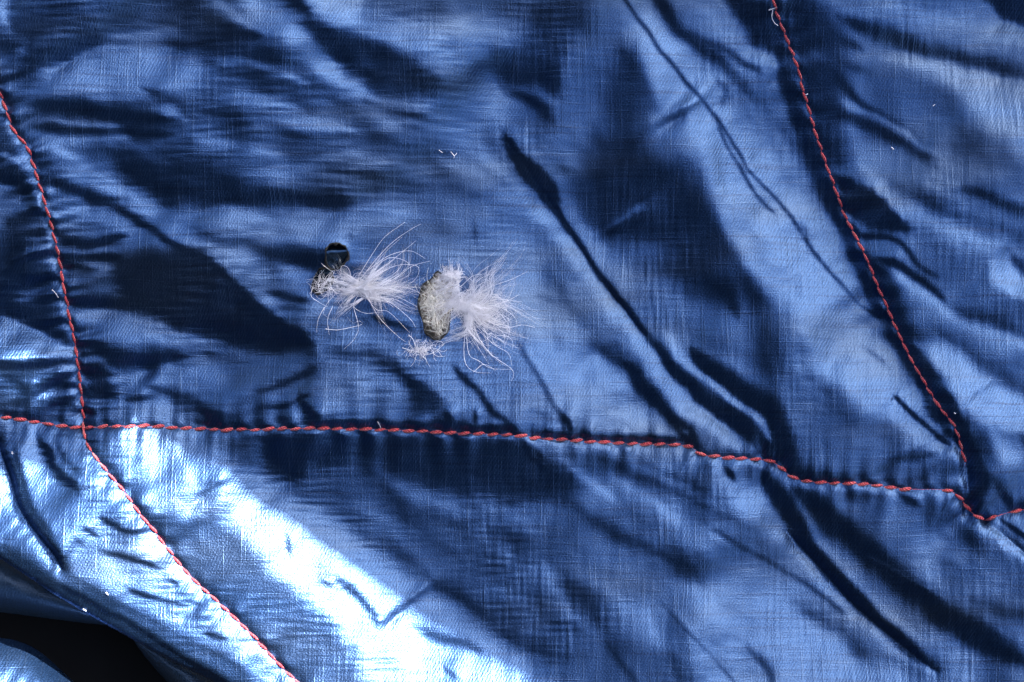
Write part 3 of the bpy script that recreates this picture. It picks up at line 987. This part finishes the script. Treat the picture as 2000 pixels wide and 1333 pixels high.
# ---------------------------------------------------------------- down
def strand(u, v, ang, L, curl, z0, zrise, n=11, wob=0.25, r=None, lowest=1.0):
    """a filament in layout units starting at (u, v), heading ang (degrees, 0 = right, 90 = up)"""
    r = r or rng
    pts = []
    a = math.radians(ang)
    st = L/(n-1)
    k = curl/(n-1)
    drift = 0.0
    for i in range(n):
        f = i/(n-1)
        z = max(hs(u, v)+lowest, z0+zrise*math.sin(math.pi*min(1, f*1.15))*1.0 - 0.5*f*max(0, z0-hs(u, v)))
        pts.append((u, v, z))
        drift = 0.6*drift+r.normal(0, wob)
        a += k+drift*0.35
        u += st*math.cos(a); v -= st*math.sin(a)
    return np.array(pts)

def down(name, label, parts):
    t = empty(name, (0, 0, 0))
    tag(t, label, 'down', 'white down escaping through the burn holes')
    for pname, mat, strands, radii, kind in parts:
        W, Q = tubes(strands, radii, 3)
        o = link(pname, mesh_np(pname, W, Q), mat, t)
        if kind: o['kind'] = 'stuff'
    return t

def taper(n, r0, r1=0.18): return np.linspace(r0, r1*r0, n)

def fan(cu, cv, count, a0, a1, l0, l1, jit, z0, zr, curl=0.5, r=0.42, wob=0.22):
    """barbs thrown from one point; they cling together in wavy locks"""
    P, R = [], []
    locks = []
    for _ in range(max(3, count//15)):
        locks.append((rng.uniform(a0, a1), l0+(l1-l0)*rng.beta(1.3, 1.5), rng.normal(0, curl), rng.integers(1 << 30), rng.normal(0, jit), rng.normal(0, jit*.8)))
    for i in range(count):
        la, lL, lc, seed, ju, jv = locks[i % len(locks)]
        rr = np.random.default_rng(seed)
        L = lL*rng.uniform(0.45, 1.0)
        s = strand(cu+ju+rng.normal(0, jit*.35), cv+jv+rng.normal(0, jit*.3), la, L, lc, hs(cu, cv)+z0+rng.uniform(-2, 3), rng.uniform(0.2, 1)*zr, 14, wob, rr)
        f = np.linspace(0, 1, 14)[:, None]
        sp_ = np.array([[rng.normal(0, 0.06), rng.normal(0, 0.06), rng.normal(0, 0.02)]])*L*f
        wig = np.stack([np.sin(f[:, 0]*rng.uniform(6, 14)+rng.uniform(0, 6)), np.cos(f[:, 0]*rng.uniform(6, 14)+rng.uniform(0, 6)), 0*f[:, 0]], -1)*rng.uniform(0.3, 1.6)*f
        s = s+sp_+wig
        P.append(s); R.append(taper(14, r*rng.uniform(0.6, 1.3)))
    return P, R

def fuzz(cu, cv, ru, rv, count, l0, l1, z0, z1, r=0.4, wob=0.5, tilt=0.0, lowest=1.0):
    P, R = [], []
    for _ in range(count):
        th = rng.uniform(0, 6.283); q = math.sqrt(rng.uniform(0, 1))
        x, y = q*ru*math.cos(th), q*rv*math.sin(th)
        c, s_ = math.cos(tilt), math.sin(tilt)
        u, v = cu+c*x-s_*y, cv+s_*x+c*y
        dome = math.sqrt(max(0, 1-q*q))
        P.append(strand(u, v, rng.uniform(0, 360), rng.uniform(l0, l1), rng.normal(0, 2.2), hs(u, v)+z0+(z1-z0)*dome*rng.uniform(.3, 1), rng.uniform(-2, 4), 9, wob, None, lowest))
        R.append(taper(9, r*rng.uniform(0.7, 1.3), 0.5))
    return P, R

def guided(pts, r, z=4.0, n=16, end=0.4):
    p = smooth_line(pts, 6)
    s = np.linspace(0, len(p)-1, n)
    u = np.interp(s, np.arange(len(p)), p[:, 0]); v = np.interp(s, np.arange(len(p)), p[:, 1])
    f = np.linspace(0, 1, n)
    return np.array([(a, b, hs(a, b)+1.2+z*math.sin(math.pi*(0.25+0.75*g))) for a, b, g in zip(u, v, f)]), taper(n, r, end)

def join(*prs):
    P, R = [], []
    for p, r in prs: P += p; R += r
    return P, R

# left plume: sits over the left hole, its barbs fanned to the right
A1 = join(fan(706, 562, 120, -40, 60, 45, 150, 5, 9, 10, 1.1, 0.36, 0.45),
          fan(706, 562, 34, -75, 80, 12, 50, 6, 10, 8, 0.9, 0.45, 0.3),
          fan(704, 560, 44, 25, 60, 80, 170, 3, 9, 12, 0.35, 0.40, 0.20),
          fan(702, 566, 60, -60, -15, 60, 160, 6, 8, 6, 0.8, 0.40, 0.34))
A2 = join(fan(700, 560, 130, 160, 205, 40, 95, 7, 8, 7, 0.7, 0.48, 0.35),
          fuzz(652, 558, 36, 15, 110, 12, 38, 3, 10, 0.46, 0.6, -0.08),
          fuzz(708, 561, 11, 12, 130, 8, 24, 5, 14, 0.6, 0.5))
AH = join(fan(708, 562, 220, -48, 62, 60, 165, 8, 8, 10, 1.1, 0.26, 0.45), fan(696, 562, 160, 150, 215, 40, 95, 8, 7, 6, 0.8, 0.28, 0.35))
A3 = [guided(q, 0.58, 5) for q in (
    [(634, 600), (622, 625), (618, 650)], [(650, 598), (640, 625), (643, 655)], [(690, 600), (700, 640), (690, 665), (672, 682)],
    [(612, 560), (608, 578), (622, 590), (640, 600)], [(636, 643), (660, 645), (685, 640), (702, 636), (708, 632), (700, 627), (690, 632), (678, 620)],
    [(700, 540), (728, 495), (752, 462), (790, 434)], [(704, 545), (740, 500), (770, 470), (805, 446), (822, 437)], [(716, 530), (758, 500), (800, 490), (830, 505)],
    [(715, 575), (740, 620), (775, 655), (792, 668)], [(730, 572), (775, 580), (815, 600)], [(628, 515), (640, 525), (655, 535)],
    [(665, 530), (668, 520), (678, 522), (684, 535), (684, 550)], [(720, 560), (770, 545), (805, 520), (840, 510)])]
A3 += [guided(q, rng.uniform(0.4, 0.6), 6) for q in (
    [(715, 545), (755, 505), (795, 512), (800, 535), (770, 552)], [(718, 550), (770, 520), (815, 520), (812, 545), (780, 565)], [(720, 565), (780, 560), (822, 575), (818, 600)],
    [(715, 570), (760, 590), (800, 622), (812, 640)], [(712, 575), (735, 605), (760, 610), (800, 650)], [(700, 575), (690, 598), (712, 612), (745, 610)], [(690, 575), (672, 602), (660, 590)],
    [(722, 535), (745, 500), (785, 462)], [(726, 540), (770, 505), (812, 470)], [(655, 575), (640, 592), (632, 612), (640, 620)])]
A3 = ([p for p, r in A3], [r for p, r in A3])
down('down_plume', 'wispy white down plume trailing right from the left burn hole',
     [('barbs', M_DOWN, *A1, 'stuff'), ('tuft', M_DOWN, *A2, 'stuff'), ('fine_barbs', M_HAZE, *AH, 'stuff'), ('loose_filaments', M_DOWN, *A3, 'stuff')])
# right plume: bright core right of the bigger hole, barbs thrown right and down
B1 = join(fan(914, 602, 130, -60, 25, 45, 165, 8, 10, 12, 1.2, 0.36, 0.48),
          fan(918, 612, 84, -75, -35, 70, 165, 8, 9, 10, 1.2, 0.35, 0.48),
          fan(912, 592, 80, 5, 70, 50, 165, 9, 8, 10, 0.7, 0.28, 0.30),
          fan(900, 588, 150, 150, 235, 40, 88, 8, 12, 6, 0.8, 0.42, 0.4),
          fan(890, 560, 60, 170, 260, 25, 70, 8, 10, 6, 0.8, 0.42, 0.4),
          fan(906, 598, 120, 120, 245, 35, 95, 10, 10, 8, 1.0, 0.42, 0.4))
B2 = join(fuzz(914, 600, 16, 25, 200, 10, 30, 5, 16, 0.58, 0.5),
          fuzz(948, 634, 42, 36, 40, 20, 54, 2, 8, 0.38, 0.5))
BH = join(fan(916, 604, 260, -75, 30, 60, 185, 9, 8, 10, 1.1, 0.26, 0.48), fan(912, 592, 120, 5, 60, 60, 170, 9, 7, 8, 0.6, 0.22, 0.3))
B3 = [guided(q, 0.58, 5) for q in (
    [(910, 630), (915, 690), (935, 705), (960, 720), (1000, 722)], [(908, 650), (906, 690), (912, 715), (930, 727), (960, 729)], [(925, 727), (945, 712), (968, 724)],
    [(920, 625), (938, 665), (962, 695), (998, 720), (1003, 735), (998, 745)], [(930, 595), (975, 600), (1005, 620), (1010, 640)], [(935, 615), (965, 635), (985, 655), (982, 672)],
    [(925, 580), (960, 560), (1000, 545), (1030, 530)], [(900, 560), (922, 540), (940, 535)], [(930, 605), (985, 590), (1015, 575)])]
B3 += [guided(q, rng.uniform(0.4, 0.6), 6) for q in (
    [(925, 590), (960, 575), (985, 590), (990, 615)], [(925, 610), (965, 605), (995, 640), (985, 680)], [(920, 620), (950, 650), (955, 690), (975, 700)], [(915, 625), (930, 670), (955, 712)],
    [(905, 585), (890, 560), (905, 540), (925, 550)], [(900, 595), (870, 585), (850, 600), (856, 625)], [(905, 610), (880, 625), (870, 650), (850, 660)], [(930, 600), (970, 585), (1020, 590)],
    [(935, 620), (985, 640), (1020, 635), (1045, 640)], [(898, 600), (860, 570), (838, 575)], [(925, 630), (960, 670), (992, 690), (1000, 715)])]
B3 = ([p for p, r in B3], [r for p, r in B3])
down('down_plume', 'dense white down plume spilling right from the larger burn hole',
     [('barbs', M_DOWN, *B1, 'stuff'), ('tuft', M_DOWN, *B2, 'stuff'), ('fine_barbs', M_HAZE, *BH, 'stuff'), ('loose_filaments', M_DOWN, *B3, 'stuff')])
# creamy filling inside the larger hole
def fill_hole(poly, count, l0, l1, z0, z1, r, drop):
    P, R = [], []
    pu = [q[0] for q in poly]; pv = [q[1] for q in poly]
    ctr = (sum(pu)/len(pu), sum(pv)/len(pv))
    pa = np.array(poly)
    while len(P) < count:
        u, v = rng.uniform(min(pu), max(pu)), rng.uniform(min(pv), max(pv))
        if not in_poly(poly, np.array([u]), np.array([v]))[0]: continue
        dq = np.hypot(pa[:, 0]-u, pa[:, 1]-v).min()
        if dq < 9: continue
        dome = min(1.0, dq/26.0)
        f = (v-min(pv))/(max(pv)-min(pv))
        zz = hs(u, v)+z0+(z1-z0)*dome*rng.uniform(.2, 1)-drop*max(0, f-0.55)/0.45
        back = rng.uniform(0.3, 0.6)
        aa = rng.choice([70, 100, 250, 290, 320, 140])+rng.normal(0, 28)
        L = rng.uniform(l0, l1)*(0.45+0.55*dome)
        P.append(strand(u-back*L*math.cos(math.radians(aa))*.6, v+back*L*math.sin(math.radians(aa))*.6, aa, L, rng.normal(0, 1.1), zz, rng.uniform(-2, 4), 9, 0.28, None, -45))
        R.append(taper(9, r*rng.uniform(0.7, 1.3), 0.5))
    return P, R
C1 = join(fill_hole(HOLE_C, 90, 30, 70, -16, -4, 0.5, 12), fill_hole(HOLE_C, 60, 34, 80, -5, 5, 0.45, 12), fill_hole(HOLE_C, 50, 34, 90, 2, 10, 0.36, 8))
C2 = join(fuzz(880, 540, 19, 9, 260, 8, 22, 4, 14, 0.5, 0.5), fan(882, 541, 60, 0, 360, 14, 48, 5, 6, 6, 1.4, 0.4, 0.3),
          fan(862, 560, 90, 0, 360, 15, 60, 14, 2, 6, 1.5, 0.42, 0.35))
down('down_filling', 'cream down filling bulging inside the larger burn hole', [('tuft', M_CREAM, *C1, 'stuff'), ('knot', M_DOWN, *C2, 'stuff')])
# small tangled wisp under the larger hole
D1 = join(fuzz(826, 683, 30, 8, 60, 14, 40, 1, 5, 0.42, 0.7), fuzz(826, 684, 9, 4, 50, 5, 14, 2, 6, 0.45, 0.7))
D2 = [guided(q, 0.7, 3) for q in ([(786, 680), (810, 686), (826, 684), (850, 672)], [(820, 690), (832, 703), (828, 694), (846, 690), (868, 672)], [(798, 655), (806, 662), (812, 676), (820, 684)])]
D2 = ([p for p, r in D2], [r for p, r in D2])
down('down_wisp', 'small tangled wisp of white down below the larger burn hole', [('tuft', M_DOWN, *D1, 'stuff'), ('loose_filaments', M_DOWN, *D2, 'stuff')])

# ---------------------------------------------------------------- lint and thread ends lying on the shell
def lint(label, paths, r=0.9, name='lint', cat='lint'):
    pr = [guided(q, r, 1.5, 10, 0.7) for q in paths]
    W, Q = tubes([p for p, _ in pr], [x for _, x in pr], 4)
    o = link(name, mesh_np(name, W, Q), M_DOWN)
    tag(o, label, cat, 'bits of white lint on the bag')
lint('forked white lint speck on grey blue cloth above the larger hole', [[(857, 293), (864, 298)], [(880, 296), (887, 303), (892, 298)], [(887, 303), (886, 308)]], 0.8)
lint('pale thread end looped beside the top of the right seam', [[(1500, 22), (1516, 17)], [(1508, 22), (1507, 35), (1512, 45), (1520, 51)]], 1.0, 'loose_thread', 'thread')
lint('white dot of lint right of the right seam', [[(1576, 184), (1580, 182)]], 1.3)
lint('short white lint dash on the right panel', [[(1743, 287), (1748, 291)]], 1.2)
lint('tiny pale lint fleck on the right panel near the right edge', [[(1823, 207), (1827, 204)]], 0.8)
lint('white curved hair of down beside the left seam', [[(96, 566), (103, 572), (108, 581)]], 0.9)
lint('thin white fibre sticking up from the level seam', [[(738, 824), (742, 832), (744, 840)]], 0.8)
lint('tiny white speck in the dark fold low on the right seam', [[(1858, 806), (1861, 808)]], 1.1)
lint('white lint grain on the sunlit left lobe', [[(211, 1155), (215, 1160)]], 1.4)
lint('white lint grain on the rolled lower left edge', [[(164, 1189), (170, 1193)]], 1.4)
lint('small white speck left of the sunlit wedge fold', [[(15, 886), (17, 889)]], 1.5)

# ---------------------------------------------------------------- added unseen sheet overhead, its outline cut to cast the shade edge
ZT = 0.40
shade_outline = [(-420, 540), (-150, 570), (-20, 600), (60, 632), (148, 682), (148, 720), (60, 720), (-60, 724), (-420, 745),
       (-420, 850), (-150, 850), (40, 862), (150, 868), (218, 845), (262, 796), (300, 770), (345, 808), (390, 852), (480, 910), (620, 1003), (800, 1130),
       (950, 1238), (1085, 1333), (1300, 1480), (1500, 1640), (2420, 1640), (2420, -420), (-420, -420)]
k = ZT/SUN[2]
blocker = empty('light_blocker', (SUN[0]*k, SUN[1]*k, -0.045))  # root of the added, unseen light-blocking sheet and wall
tag(blocker, 'added black sheet on thin poles and dark wall, unseen, blocking sun and sky', 'blocker')
bm = bmesh.new()
bot = [bm.verts.new(((u-1000)*U, (666.5-v)*U, ZT+0.045)) for u, v in shade_outline]
f = bm.faces.new(bot)
ex = bmesh.ops.extrude_face_region(bm, geom=[f])
for el in ex['geom']:
    if isinstance(el, bmesh.types.BMVert): el.co.z += 0.0008
bmesh.ops.recalc_face_normals(bm, faces=bm.faces)
me = bpy.data.meshes.new('added_shade_sheet'); bm.to_mesh(me); bm.free()
link('added_shade_sheet', me, M_BLOCKER, blocker)
bm = bmesh.new()
bmesh.ops.create_cone(bm, segments=10, radius1=0.004, radius2=0.004, depth=ZT+0.045, cap_ends=True)
for v_ in bm.verts: v_.co.z += (ZT+0.045)/2
pole_me = bpy.data.meshes.new('blocker_pole'); bm.to_mesh(pole_me); bm.free()
pole_me.materials.append(M_POLE)
for u, v in ((-400, -400), (2400, -400), (2400, 1620)):  # invented supports for the added sheet
    o = link('blocker_pole', pole_me, None, blocker)
    o.location = ((u-1000)*U, (666.5-v)*U, 0)
# added unseen dark wall, away from the sun, to darken the cloth's reflections
wl, hgt, dist = 1.7, 0.98, 1.06
n, mm = 40, 16
vs = []
ca, sa = math.cos(math.radians(AZ)), math.sin(math.radians(AZ))
for j in range(mm):
    f = j/(mm-1)
    for i in range(n):
        s = (i/(n-1)-.5)*2*wl
        dd = dist+0.02*math.sin(7*s)+0.015*math.sin(15*s+3*f)-0.74*f
        dd += -0.12*(abs(s)/wl)**2
        x, y = -dd*ca-s*sa, -dd*sa+s*ca
        vs.append((x-blocker.location.x, y-blocker.location.y, f*hgt))
ii = np.arange(n*mm).reshape(mm, n)
q = np.stack([ii[1:, :-1], ii[1:, 1:], ii[:-1, 1:], ii[:-1, :-1]], -1).reshape(-1, 4)
link('added_dark_wall', mesh_np('added_dark_wall', np.array(vs), q), M_BLOCKER, blocker)
